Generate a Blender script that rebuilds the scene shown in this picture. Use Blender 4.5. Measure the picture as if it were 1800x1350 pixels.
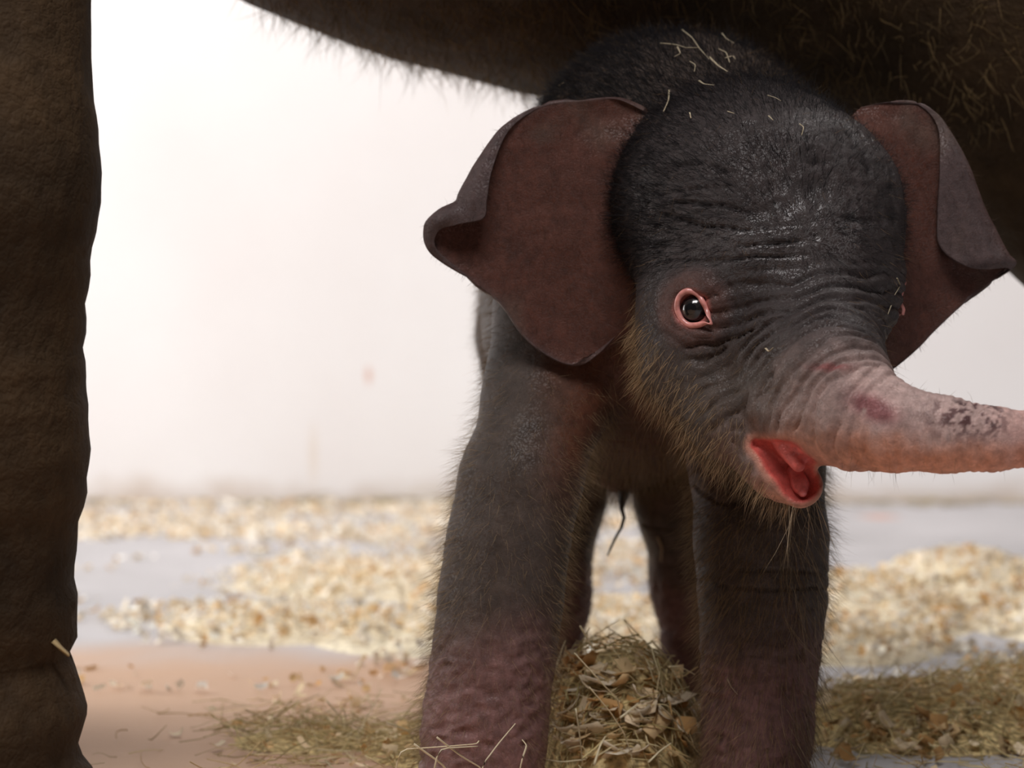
import bpy, math, random
import numpy as np
from mathutils import Vector

# ------------------------------------------------------------------ reset
for o in list(bpy.data.objects):
    bpy.data.objects.remove(o, do_unlink=True)
scene = bpy.context.scene
COL = scene.collection
random.seed(7)
RNG = np.random.default_rng(11)

# ------------------------------------------------------------------ camera
FPX, HCAM, YH = 4425.0, 0.58, 534.0          # focal length in pixels, camera height, horizon row
cam_d = bpy.data.cameras.new('camera')
cam = bpy.data.objects.new('camera', cam_d)
COL.objects.link(cam)
cam.location = (0, 0, HCAM)
cam.rotation_euler = (math.pi / 2, 0, 0)
cam_d.sensor_width = 36.0
cam_d.lens = FPX / 1800.0 * 36.0
cam_d.shift_y = -(675.0 - YH) / 1800.0
cam_d.clip_start = 0.05
cam_d.dof.use_dof = True
cam_d.dof.focus_distance = 2.80
cam_d.dof.aperture_fstop = (cam_d.lens / 1000.0) / 0.024
scene.camera = cam

# ------------------------------------------------------------------ world and light
world = bpy.data.worlds.new('world')
scene.world = world
world.use_nodes = True
bg = world.node_tree.nodes['Background']
bg.inputs[0].default_value = (1.0, 0.95, 0.92, 1)
bg.inputs[1].default_value = 0.04

def area(name, loc, target, size, power, color, sy=None):
    d = bpy.data.lights.new(name, 'AREA')
    d.energy = power
    d.color = color
    d.size = size
    if sy:
        d.shape = 'RECTANGLE'
        d.size_y = sy
    o = bpy.data.objects.new(name, d)
    COL.objects.link(o)
    o.location = loc
    v = Vector(target) - Vector(loc)
    o.rotation_euler = v.to_track_quat('-Z', 'Y').to_euler()
    return o

# daylight from the open doorway on the left: it whitens the left of the wall and rims the calf
area('doorway_left_offscreen', (-3.7, 4.7, 1.5), (-0.2, 5.8, 0.0), 2.4, 168, (1.0, 0.975, 0.955), 2.8)
# the two skylights in the barn roof, one behind the animals and one on the visitors' side
area('skylight_back_offscreen', (0.9, 5.0, 4.6), (0.8, 6.4, 0.0), 5.0, 205, (1.0, 0.965, 0.945), 1.0)
area('skylight_front_offscreen', (-0.1, 0.5, 4.6), (0.4, 2.9, 0.5), 2.4, 178, (1.0, 0.965, 0.96), 1.2)

vs = scene.view_settings
vs.view_transform = 'Standard'
vs.look = 'None'
vs.gamma = 1.0
vs.exposure = 0.0
vs.use_curve_mapping = False

# ------------------------------------------------------------------ small maths kit
def W(px, py, Y):
    return np.array([(px - 900.0) * Y / FPX, Y, HCAM + (YH - py) * Y / FPX])

def pix(P):
    Y = P[:, 1]
    return 900 + FPX * P[:, 0] / Y, YH - FPX * (P[:, 2] - HCAM) / Y

def smooth(a, b, x):
    t = np.clip((x - a) / (b - a), 0, 1)
    return t * t * (3 - 2 * t)

def _hash(i, j, k, s):
    h = (i * 374761393 + j * 668265263 + k * 2147483647 + s * 974711) & 0xffffffff
    h = ((h ^ (h >> 13)) * 1274126177) & 0xffffffff
    return ((h ^ (h >> 16)) & 0xffff) / 32767.5 - 1.0

def vnoise(P, f=1.0, s=0):
    q = P * np.asarray(f)
    i = np.floor(q).astype(np.int64)
    t = q - i
    t = t * t * (3 - 2 * t)
    r = 0
    for a in (0, 1):
        for b in (0, 1):
            for c in (0, 1):
                w = (t[:, 0] if a else 1 - t[:, 0]) * (t[:, 1] if b else 1 - t[:, 1]) * (t[:, 2] if c else 1 - t[:, 2])
                r = r + w * _hash(i[:, 0] + a, i[:, 1] + b, i[:, 2] + c, s)
    return r

def fbm(P, f, n=3, s=0):
    f = np.asarray(f, float)
    r, a = 0, 0.6
    for k in range(n):
        r = r + a * vnoise(P, f * 2.03 ** k, s + k)
        a *= 0.5
    return r

# ------------------------------------------------------------------ implicit surfaces
def sd_cone(P, a, b, ra, rb):
    ab = b - a
    n2 = ab @ ab
    d = P - a
    u = d @ ab
    t = np.clip(u / n2, 0, 1)
    q = np.einsum('ij,ij->i', d, d) - 2 * t * u + t * t * n2
    return np.sqrt(np.maximum(q, 1e-12)) - (ra + (rb - ra) * t)

def sd_ell(P, c, r, R=None):
    q = P - c
    if R is not None:
        q = q @ R
    q = q / r
    k0 = np.sqrt(np.einsum('ij,ij->i', q, q))
    q = q / r
    k1 = np.sqrt(np.einsum('ij,ij->i', q, q)) + 1e-9
    return k0 * (k0 - 1) / k1

def smin(a, b, k):
    h = np.clip(0.5 + 0.5 * (b - a) / k, 0, 1)
    return b + (a - b) * h - k * h * (1 - h)

def smax(a, b, k):
    return -smin(-a, -b, k)

def grad(f, P, e=0.0015):
    g = np.zeros_like(P)
    for s in ((1, -1, -1), (-1, -1, 1), (-1, 1, -1), (1, 1, 1)):
        s = np.array(s, float)
        g += s * f(P + e * s)[:, None]
    return g / (np.linalg.norm(g, axis=1, keepdims=True) + 1e-12)

def chunks(f, P, n=400000):
    return np.concatenate([f(P[i:i + n]) for i in range(0, len(P), n)])

def surface_net(f, lo, hi, h, k=4):
    lo = np.array(lo, float)
    n = (np.ceil((np.array(hi) - lo) / (h * k)).astype(int)) * k
    nc = n // k
    ax = [lo[d] + (np.arange(nc[d]) + 0.5) * h * k for d in range(3)]
    C = np.stack(np.meshgrid(*ax, indexing='ij'), -1).reshape(-1, 3)
    dc = chunks(f, C).reshape(nc)
    F = np.repeat(np.repeat(np.repeat(dc, k, 0), k, 1), k, 2).astype(np.float32)
    near = np.argwhere(np.abs(dc) < h * k * 1.9)
    off = np.stack(np.meshgrid(*[np.arange(k)] * 3, indexing='ij'), -1).reshape(-1, 3)
    idx = (near[:, None, :] * k + off[None]).reshape(-1, 3)
    F[idx[:, 0], idx[:, 1], idx[:, 2]] = chunks(f, lo + (idx + 0.5) * h)
    S = F < 0
    cells = np.zeros(n - 1, np.int8)
    for a in (0, 1):
        for b in (0, 1):
            for c in (0, 1):
                cells += S[a:n[0] - 1 + a, b:n[1] - 1 + b, c:n[2] - 1 + c]
    act = np.argwhere((cells > 0) & (cells < 8))
    ID = np.full(n - 1, -1, np.int32)
    ID[act[:, 0], act[:, 1], act[:, 2]] = np.arange(len(act))
    cv = {}
    for a in (0, 1):
        for b in (0, 1):
            for c in (0, 1):
                cv[a, b, c] = F[act[:, 0] + a, act[:, 1] + b, act[:, 2] + c]
    acc = np.zeros((len(act), 3)); cnt = np.zeros(len(act))
    for d in range(3):
        for u in (0, 1):
            for v in (0, 1):
                p = [u, v]; p.insert(d, 0); q = [u, v]; q.insert(d, 1)
                A, B = cv[tuple(p)], cv[tuple(q)]
                m = (A < 0) != (B < 0)
                t = np.where(m, A / np.where(np.abs(A - B) < 1e-12, 1, A - B), 0)
                pt = np.tile(np.array(p, float), (len(act), 1)); pt[:, d] = t
                acc += pt * m[:, None]; cnt += m
    V = lo + (act + 0.5 + acc / np.maximum(cnt, 1)[:, None]) * h
    quads = []
    for d in range(3):
        sl0 = [slice(None)] * 3; sl1 = [slice(None)] * 3
        sl0[d] = slice(0, -1); sl1[d] = slice(1, None)
        e = np.argwhere(S[tuple(sl0)] != S[tuple(sl1)])
        o1, o2 = [x for x in range(3) if x != d]
        ok = (e[:, o1] > 0) & (e[:, o2] > 0) & (e[:, o1] < n[o1] - 1) & (e[:, o2] < n[o2] - 1)
        e = e[ok]
        inside = S[e[:, 0], e[:, 1], e[:, 2]]
        def cid(da, db):
            c = e.copy(); c[:, o1] += da; c[:, o2] += db
            return ID[c[:, 0], c[:, 1], c[:, 2]]
        q = np.stack([cid(-1, -1), cid(0, -1), cid(0, 0), cid(-1, 0)], 1)
        flip = inside if d != 1 else ~inside
        q[~flip] = q[~flip][:, ::-1]
        quads.append(q)
    return V, np.concatenate(quads)

def relax(V, Q, it=1, w=0.5):
    for _ in range(it):
        acc = np.zeros_like(V); cnt = np.zeros(len(V))
        for a in range(4):
            b = (a + 1) % 4
            for d in range(3):
                acc[:, d] += np.bincount(Q[:, a], V[Q[:, b], d], len(V)) + np.bincount(Q[:, b], V[Q[:, a], d], len(V))
            cnt += np.bincount(Q[:, a], minlength=len(V)) + np.bincount(Q[:, b], minlength=len(V))
        V = V * (1 - w) + w * acc / np.maximum(cnt, 1)[:, None]
    return V

def project(f, V, it=2):
    for _ in range(it):
        g = np.concatenate([grad(f, V[i:i + 200000]) for i in range(0, len(V), 200000)])
        V = V - g * np.clip(chunks(f, V), -0.01, 0.01)[:, None]
    return V

def vert_normals(V, Q):
    n = np.cross(V[Q[:, 2]] - V[Q[:, 0]], V[Q[:, 3]] - V[Q[:, 1]])
    r = np.zeros_like(V)
    for k in range(4):
        for d in range(3):
            r[:, d] += np.bincount(Q[:, k], n[:, d], len(V))
    return r / (np.linalg.norm(r, axis=1, keepdims=True) + 1e-12)

def subdivide(V, Q):
    E = np.concatenate([Q[:, [0, 1]], Q[:, [1, 2]], Q[:, [2, 3]], Q[:, [3, 0]]])
    E.sort(1)
    key = E[:, 0].astype(np.int64) * len(V) + E[:, 1]
    u, inv = np.unique(key, return_inverse=True)
    ev = np.stack([u // len(V), u % len(V)], 1)
    n, m, q = len(V), len(u), len(Q)
    NV = np.concatenate([V, V[ev].mean(1), V[Q].mean(1)])
    e = n + inv.reshape(4, q)
    c = n + m + np.arange(q)
    NQ = np.concatenate([np.stack([Q[:, 0], e[0], c, e[3]], 1), np.stack([e[0], Q[:, 1], e[1], c], 1),
                         np.stack([c, e[1], Q[:, 2], e[2]], 1), np.stack([e[3], c, e[2], Q[:, 3]], 1)])
    return NV, NQ

# ------------------------------------------------------------------ mesh / object helpers
def mk_mesh(name, V, Q=None, T=None, col=None, attrs=None, shade=True):
    me = bpy.data.meshes.new(name)
    V = np.asarray(V, np.float32)
    Q = np.zeros((0, 4), np.int32) if Q is None else np.asarray(Q, np.int32)
    T = np.zeros((0, 3), np.int32) if T is None else np.asarray(T, np.int32)
    me.vertices.add(len(V)); me.vertices.foreach_set('co', V.ravel())
    L = np.concatenate([Q.ravel(), T.ravel()])
    me.loops.add(len(L)); me.loops.foreach_set('vertex_index', L)
    st = np.concatenate([np.arange(len(Q)) * 4, len(Q) * 4 + np.arange(len(T)) * 3]).astype(np.int32)
    me.polygons.add(len(st)); me.polygons.foreach_set('loop_start', st)
    me.update(calc_edges=True)
    me.validate()
    me.polygons.foreach_set('use_smooth', np.full(len(me.polygons), bool(shade)))
    if col is not None:
        c = np.ones((len(V), 4), np.float32); c[:, :3] = col
        a = me.color_attributes.new('col', 'FLOAT_COLOR', 'POINT'); a.data.foreach_set('color', c.ravel())
    for k, v in (attrs or {}).items():
        a = me.attributes.new(k, 'FLOAT', 'POINT'); a.data.foreach_set('value', np.asarray(v, np.float32))
    return me

def obj(name, me, mat=None, parent=None, loc=None, kind=None):
    o = bpy.data.objects.new(name, me)
    COL.objects.link(o)
    if mat is not None and me is not None:
        if len(me.materials) == 0:
            me.materials.append(mat)
    if parent is not None:
        o.parent = parent
    if loc is not None:
        o.location = loc
    if kind:
        o['kind'] = kind
    return o

def tag(o, label, cat, group=None, kind=None):
    o['label'] = label; o['category'] = cat
    if group: o['group'] = group
    if kind: o['kind'] = kind
    return o

def strands(roots, dirs, length, rad, bend, col, segs=3, curl=0.0):
    """tapered three-sided hairs; all arrays per strand"""
    n = len(roots)
    dirs = dirs / (np.linalg.norm(dirs, axis=1, keepdims=True) + 1e-9)
    side = np.cross(dirs, RNG.normal(size=(n, 3)))
    side /= np.linalg.norm(side, axis=1, keepdims=True) + 1e-9
    up = np.cross(dirs, side)
    V = np.zeros((n, segs * 3 + 1, 3)); 
    ph = RNG.uniform(0, 6.28, n)
    for s in range(segs + 1):
        t = s / segs
        c = roots + dirs * (length * t)[:, None] + bend * (length * t * t)[:, None]
        if curl:
            c = c + side * (curl * length * (np.sin(ph + t * 5) - np.sin(ph)) * t)[:, None]
        if s == segs:
            V[:, -1] = c
        else:
            r = rad * (1 - t) ** 0.6
            for k in range(3):
                a = k * 2.0944
                V[:, s * 3 + k] = c + (side * math.cos(a) + up * math.sin(a)) * r[:, None]
    m = segs * 3 + 1
    base = (np.arange(n) * m)[:, None]
    Q, T = [], []
    for s in range(segs - 1):
        for k in range(3):
            k2 = (k + 1) % 3
            Q.append(base + np.array([s * 3 + k, s * 3 + k2, s * 3 + 3 + k2, s * 3 + 3 + k]))
    s = segs - 1
    for k in range(3):
        T.append(base + np.array([s * 3 + k, s * 3 + (k + 1) % 3, m - 1]))
    C = np.repeat(col, m, 0)
    return V.reshape(-1, 3), np.concatenate(Q), np.concatenate(T), C

def sample(V, Q, dens, n):
    """n area-weighted random points on quads, weight per vertex; returns points, quad index"""
    a = np.linalg.norm(np.cross(V[Q[:, 2]] - V[Q[:, 0]], V[Q[:, 3]] - V[Q[:, 1]]), axis=1) * 0.5
    w = a * dens[Q].mean(1)
    w = w / w.sum()
    f = RNG.choice(len(Q), n, p=w)
    u, v = RNG.uniform(size=(2, n))
    q = Q[f]
    P = (V[q[:, 0]] * ((1 - u) * (1 - v))[:, None] + V[q[:, 1]] * (u * (1 - v))[:, None]
         + V[q[:, 2]] * (u * v)[:, None] + V[q[:, 3]] * ((1 - u) * v)[:, None])
    return P, f

# ------------------------------------------------------------------ materials
def new_mat(name):
    m = bpy.data.materials.new(name)
    m.use_nodes = True
    nt = m.node_tree
    return m, nt, nt.nodes['Principled BSDF']

def N(nt, kind, **kw):
    n = nt.nodes.new(kind)
    for k, v in kw.items():
        if k in n.inputs: n.inputs[k].default_value = v
        else: setattr(n, k, v)
    return n

def mat_skin(name, rough=0.5, fine=220.0, mid=70.0, strength=0.35, dist=0.004, spec=0.5, cell=0.25):
    m, nt, b = new_mat(name)
    lk = nt.links.new
    at = N(nt, 'ShaderNodeAttribute', attribute_name='col')
    co = N(nt, 'ShaderNodeTexCoord')
    n1 = N(nt, 'ShaderNodeTexNoise', Scale=mid, Detail=6.0, Roughness=0.62)
    v1 = N(nt, 'ShaderNodeTexVoronoi', Scale=fine)
    v1.feature = 'DISTANCE_TO_EDGE'
    lk(co.outputs['Object'], n1.inputs['Vector'])
    # warped cell cracks
    wv = N(nt, 'ShaderNodeVectorMath', operation='MULTIPLY_ADD')
    lk(n1.outputs['Color'], wv.inputs[0]); wv.inputs[1].default_value = (0.02, 0.02, 0.02)
    lk(co.outputs['Object'], wv.inputs[2]); lk(wv.outputs[0], v1.inputs['Vector'])
    mp = N(nt, 'ShaderNodeMapRange'); mp.inputs[1].default_value = 0.0; mp.inputs[2].default_value = 0.12
    lk(v1.outputs['Distance'], mp.inputs[0])
    hsum = N(nt, 'ShaderNodeMath', operation='MULTIPLY_ADD')
    lk(mp.outputs[0], hsum.inputs[0]); hsum.inputs[1].default_value = cell; lk(n1.outputs['Fac'], hsum.inputs[2])
    bp = N(nt, 'ShaderNodeBump', Strength=strength, Distance=dist)
    lk(hsum.outputs[0], bp.inputs['Height']); lk(bp.outputs[0], b.inputs['Normal'])
    mr = N(nt, 'ShaderNodeMapRange'); mr.inputs[1].default_value = 0.3; mr.inputs[2].default_value = 0.7
    mr.inputs[3].default_value = 0.72; mr.inputs[4].default_value = 1.25
    lk(n1.outputs['Fac'], mr.inputs[0])
    mx = N(nt, 'ShaderNodeVectorMath', operation='SCALE')
    lk(at.outputs['Color'], mx.inputs[0]); lk(mr.outputs[0], mx.inputs['Scale'])
    lk(mx.outputs[0], b.inputs['Base Color'])
    wet = N(nt, 'ShaderNodeAttribute', attribute_name='wet')
    for sock, a0, a1 in (('Roughness', rough, .30), ('Specular IOR Level', spec, .75)):
        q = N(nt, 'ShaderNodeMapRange'); q.inputs[3].default_value = a0; q.inputs[4].default_value = a1
        lk(wet.outputs['Fac'], q.inputs[0]); lk(q.outputs[0], b.inputs[sock])
    return m

def mat_attr(name, rough=0.6, spec=0.4, trans=0.0):
    m, nt, b = new_mat(name)
    at = N(nt, 'ShaderNodeAttribute', attribute_name='col')
    nt.links.new(at.outputs['Color'], b.inputs['Base Color'])
    b.inputs['Roughness'].default_value = rough
    b.inputs['Specular IOR Level'].default_value = spec
    if trans:
        t = N(nt, 'ShaderNodeBsdfTranslucent')
        nt.links.new(at.outputs['Color'], t.inputs['Color'])
        mix = N(nt, 'ShaderNodeMixShader', Fac=trans)
        out = nt.nodes['Material Output']
        nt.links.new(b.outputs[0], mix.inputs[1]); nt.links.new(t.outputs[0], mix.inputs[2])
        nt.links.new(mix.outputs[0], out.inputs[0])
    return m

def mat_plain(name, c, rough=0.5, spec=0.5, coat=0.0, nscale=30.0, var=0.25, bump=0.0):
    m, nt, b = new_mat(name)
    co = N(nt, 'ShaderNodeTexCoord')
    n1 = N(nt, 'ShaderNodeTexNoise', Scale=nscale, Detail=4.0)
    nt.links.new(co.outputs['Object'], n1.inputs['Vector'])
    r = N(nt, 'ShaderNodeValToRGB')
    r.color_ramp.elements[0].color = tuple(x * (1 - var) for x in c) + (1,)
    r.color_ramp.elements[1].color = tuple(min(1, x * (1 + var)) for x in c) + (1,)
    r.color_ramp.elements[0].position = 0.3; r.color_ramp.elements[1].position = 0.7
    nt.links.new(n1.outputs['Fac'], r.inputs[0]); nt.links.new(r.outputs[0], b.inputs['Base Color'])
    if bump:
        bp = N(nt, 'ShaderNodeBump', Strength=0.5, Distance=bump)
        nt.links.new(n1.outputs['Fac'], bp.inputs['Height']); nt.links.new(bp.outputs[0], b.inputs['Normal'])
    b.inputs['Roughness'].default_value = rough
    b.inputs['Specular IOR Level'].default_value = spec
    b.inputs['Coat Weight'].default_value = coat
    b.inputs['Coat Roughness'].default_value = 0.05
    return m

M_CALF = mat_skin('calf_skin', 0.45, 230, 85, 0.5, 0.004, 0.30)
M_MOTHER = mat_skin('adult_skin', 0.75, 90, 26, 0.8, 0.014, 0.2, 0.04)
M_HAIR = mat_attr('hair', 0.5, 0.25, 0.42)
M_STRAW = mat_attr('dry_hay', 0.6, 0.3, 0.25)
M_SHAVE = mat_attr('wood_shaving', 0.7, 0.2, 0.2)

# ------------------------------------------------------------------ floor and wall
YW = 7.35
def slab(name, lo, hi, mat):
    lo = np.array(lo, float); hi = np.array(hi, float)
    V = np.array([[x, y, z] for x in (lo[0], hi[0]) for y in (lo[1], hi[1]) for z in (lo[2], hi[2])])
    Q = [[0, 1, 3, 2], [4, 6, 7, 5], [0, 4, 5, 1], [2, 3, 7, 6], [0, 2, 6, 4], [1, 5, 7, 3]]
    return obj(name, mk_mesh(name, V, Q, shade=False), mat)

def stain(nt, co, src, centre, radii, color, amount):
    """a small smudge with a place of its own on the surface"""
    lk = nt.links.new
    mp = N(nt, 'ShaderNodeMapping'); mp.vector_type = 'POINT'
    mp.inputs['Location'].default_value = tuple(-c / r for c, r in zip(centre, radii))
    mp.inputs['Scale'].default_value = tuple(1 / r for r in radii)
    lk(co.outputs['Object'], mp.inputs['Vector'])
    ln = N(nt, 'ShaderNodeVectorMath', operation='LENGTH'); lk(mp.outputs[0], ln.inputs[0])
    mr = N(nt, 'ShaderNodeMapRange'); mr.inputs[1].default_value = 1.0; mr.inputs[2].default_value = 0.2
    mr.inputs[3].default_value = 0.0; mr.inputs[4].default_value = amount
    lk(ln.outputs['Value'], mr.inputs[0])
    mx = N(nt, 'ShaderNodeMix', data_type='RGBA'); lk(mr.outputs[0], mx.inputs[0]); lk(src, mx.inputs[6])
    mx.inputs[7].default_value = color + (1,)
    return mx.outputs[2]

def mat_floor():
    m, nt, b = new_mat('concrete_floor')
    lk = nt.links.new
    co = N(nt, 'ShaderNodeTexCoord')
    n1 = N(nt, 'ShaderNodeTexNoise', Scale=2.2, Detail=7.0, Roughness=0.6)
    n2 = N(nt, 'ShaderNodeTexNoise', Scale=40.0, Detail=5.0)
    lk(co.outputs['Object'], n1.inputs['Vector']); lk(co.outputs['Object'], n2.inputs['Vector'])
    r = N(nt, 'ShaderNodeValToRGB')
    r.color_ramp.elements[0].color = (0.36, 0.345, 0.35, 1); r.color_ramp.elements[0].position = 0.3
    r.color_ramp.elements[1].color = (0.50, 0.48, 0.49, 1); r.color_ramp.elements[1].position = 0.7
    lk(n1.outputs['Fac'], r.inputs[0])
    # trodden reddish earth near the front left
    sx = N(nt, 'ShaderNodeSeparateXYZ'); lk(co.outputs['Object'], sx.inputs[0])
    my = N(nt, 'ShaderNodeMapRange'); my.inputs[1].default_value = 4.45; my.inputs[2].default_value = 3.95
    mxx = N(nt, 'ShaderNodeMapRange'); mxx.inputs[1].default_value = 0.35; mxx.inputs[2].default_value = -0.05
    ad = N(nt, 'ShaderNodeMath', operation='MULTIPLY_ADD'); ad.inputs[1].default_value = 0.9
    lk(n1.outputs['Fac'], ad.inputs[0]); lk(sx.outputs['Y'], ad.inputs[2])
    sb = N(nt, 'ShaderNodeMath', operation='SUBTRACT'); sb.inputs[1].default_value = 0.45
    lk(ad.outputs[0], sb.inputs[0]); lk(sb.outputs[0], my.inputs[0]); lk(sx.outputs['X'], mxx.inputs[0])
    mul = N(nt, 'ShaderNodeMath', operation='MULTIPLY'); lk(my.outputs[0], mul.inputs[0]); lk(mxx.outputs[0], mul.inputs[1])
    mix = N(nt, 'ShaderNodeMix', data_type='RGBA'); lk(mul.outputs[0], mix.inputs[0]); lk(r.outputs[0], mix.inputs[6])
    mix.inputs[7].default_value = (0.56, 0.36, 0.24, 1)
    lk(stain(nt, co, mix.outputs[2], (1.0, 6.85, 0.0), (.07, .12, .5), (.55, .28, .20), .8), b.inputs['Base Color'])
    bp = N(nt, 'ShaderNodeBump', Strength=0.3, Distance=0.004); lk(n2.outputs['Fac'], bp.inputs['Height']); lk(bp.outputs[0], b.inputs['Normal'])
    b.inputs['Roughness'].default_value = 0.7
    return m

def mat_wall():
    m, nt, b = new_mat('white_painted_wall')
    lk = nt.links.new
    co = N(nt, 'ShaderNodeTexCoord')
    n1 = N(nt, 'ShaderNodeTexNoise', Scale=1.6, Detail=6.0)
    n2 = N(nt, 'ShaderNodeTexNoise', Scale=6.0, Detail=3.0)
    lk(co.outputs['Object'], n1.inputs['Vector']); lk(co.outputs['Object'], n2.inputs['Vector'])
    r = N(nt, 'ShaderNodeValToRGB')
    r.color_ramp.elements[0].color = (0.67, 0.635, 0.625, 1); r.color_ramp.elements[0].position = 0.25
    r.color_ramp.elements[1].color = (0.72, 0.70, 0.695, 1); r.color_ramp.elements[1].position = 0.7
    lk(n1.outputs['Fac'], r.inputs[0])
    # dirty splash band along the foot of the wall
    sx = N(nt, 'ShaderNodeSeparateXYZ'); lk(co.outputs['Object'], sx.inputs[0])
    ad = N(nt, 'ShaderNodeMath', operation='MULTIPLY_ADD'); ad.inputs[1].default_value = -0.16
    lk(n2.outputs['Fac'], ad.inputs[0]); lk(sx.outputs['Z'], ad.inputs[2])
    mz = N(nt, 'ShaderNodeMapRange'); mz.inputs[1].default_value = 0.0; mz.inputs[2].default_value = -0.09
    lk(ad.outputs[0], mz.inputs[0])
    mix = N(nt, 'ShaderNodeMix', data_type='RGBA'); lk(mz.outputs[0], mix.inputs[0]); lk(r.outputs[0], mix.inputs[6])
    mix.inputs[7].default_value = (0.52, 0.44, 0.38, 1)
    o1 = stain(nt, co, mix.outputs[2], (-.419, YW, .371), (.014, .5, .035), (.55, .30, .22), .8)
    lk(stain(nt, co, o1, (-.58, YW, .14), (.02, .5, .12), (.60, .50, .40), .5), b.inputs['Base Color'])
    b.inputs['Roughness'].default_value = 0.6
    return m

fl = slab('floor', (-5, -1.5, -0.1), (5, YW + 0.2, 0.0), mat_floor()); fl['kind'] = 'structure'
wl = slab('wall_back', (-5, YW, 0.0), (5, YW + 0.2, 3.6), mat_wall()); wl['kind'] = 'structure'
# ------------------------------------------------------------------ the adult elephant
def adult_sdf():
    C = np.array([-0.04, 3.56, 0]); d = np.array([0.87, 0.493, 0]); nn = np.array([-0.493, 0.87, 0]); z = np.array([0, 0, 1.0])
    R = np.stack([d, nn, z], 1)
    def at(a, b, h): return C + a * d + b * nn + h * z
    body = (at(0.30, 0, 1.46), np.array([1.05, 0.60, 0.58]))
    def leg(pts):   # list of (x, y, z, r)
        return [(np.array(p[:3]), np.array(q[:3]), p[3], q[3]) for p, q in zip(pts[:-1], pts[1:])]
    nl = (-0.625, 2.66)
    legs = []
    legs += leg([(-.55, 3.1, 1.62, .27), (nl[0] - .02, nl[1] + .08, 1.15, .185), (nl[0] - .002, nl[1], .72, .178), (nl[0] - .004, nl[1], .42, .167), (nl[0] - .010, nl[1], .24, .158), (nl[0] - .012, nl[1], .15, .154), (nl[0] - .008, nl[1] - .02, .02, .19), (nl[0] - .008, nl[1] - .02, -.02, .19)])
    legs += leg([(.30, 3.68, 1.36, .48), (.70, 3.62, 1.1, .36), (1.06, 3.6, .5, .14), (.99, 3.6, .26, .125), (.92, 3.6, .10, .125), (.885, 3.58, -.02, .155)])
    legs += leg([(.95, 4.05, 1.35, .30), (1.36, 4.2, .8, .20), (1.46, 4.25, .4, .15), (1.48, 4.25, .12, .14), (1.48, 4.25, -.02, .17)])
    legs += leg([(-.75, 3.5, 1.5, .25), (-.95, 3.5, .8, .18), (-.97, 3.5, .3, .155), (-.97, 3.5, -.02, .18)])
    head = [(at(-.5, 0, 1.66), at(-1.15, 0, 1.78), .46, .42), (at(-1.15, 0, 1.78), at(-1.55, -.05, 1.88), .42, .36)]
    trunk = leg([tuple(at(-1.75, -.08, 1.6)) + (.2,), tuple(at(-2.0, -.1, 1.1)) + (.13,), tuple(at(-2.05, -.12, .6)) + (.09,), tuple(at(-1.95, -.12, .25)) + (.06,)])
    def f(P):
        v = sd_ell(P, body[0], body[1], R)
        for a, b, ra, rb in head:
            v = smin(v, sd_cone(P, a, b, ra, rb), .15)
        L = None
        for a, b, ra, rb in legs:
            c = sd_cone(P, a, b, ra, rb)
            L = c if L is None else smin(L, c, .05)
        v = smin(v, L, .12)
        for a, b, ra, rb in trunk:
            v = smin(v, sd_cone(P, a, b, ra, rb), .08)
        # skin folds
        r = 0.007 * fbm(P, (5, 5, 9), 2, 3) + 0.003 * fbm(P, (9, 9, 30), 2, 9)
        return smax(v + r, -P[:, 2], .02)
    return f, C, nl

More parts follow.
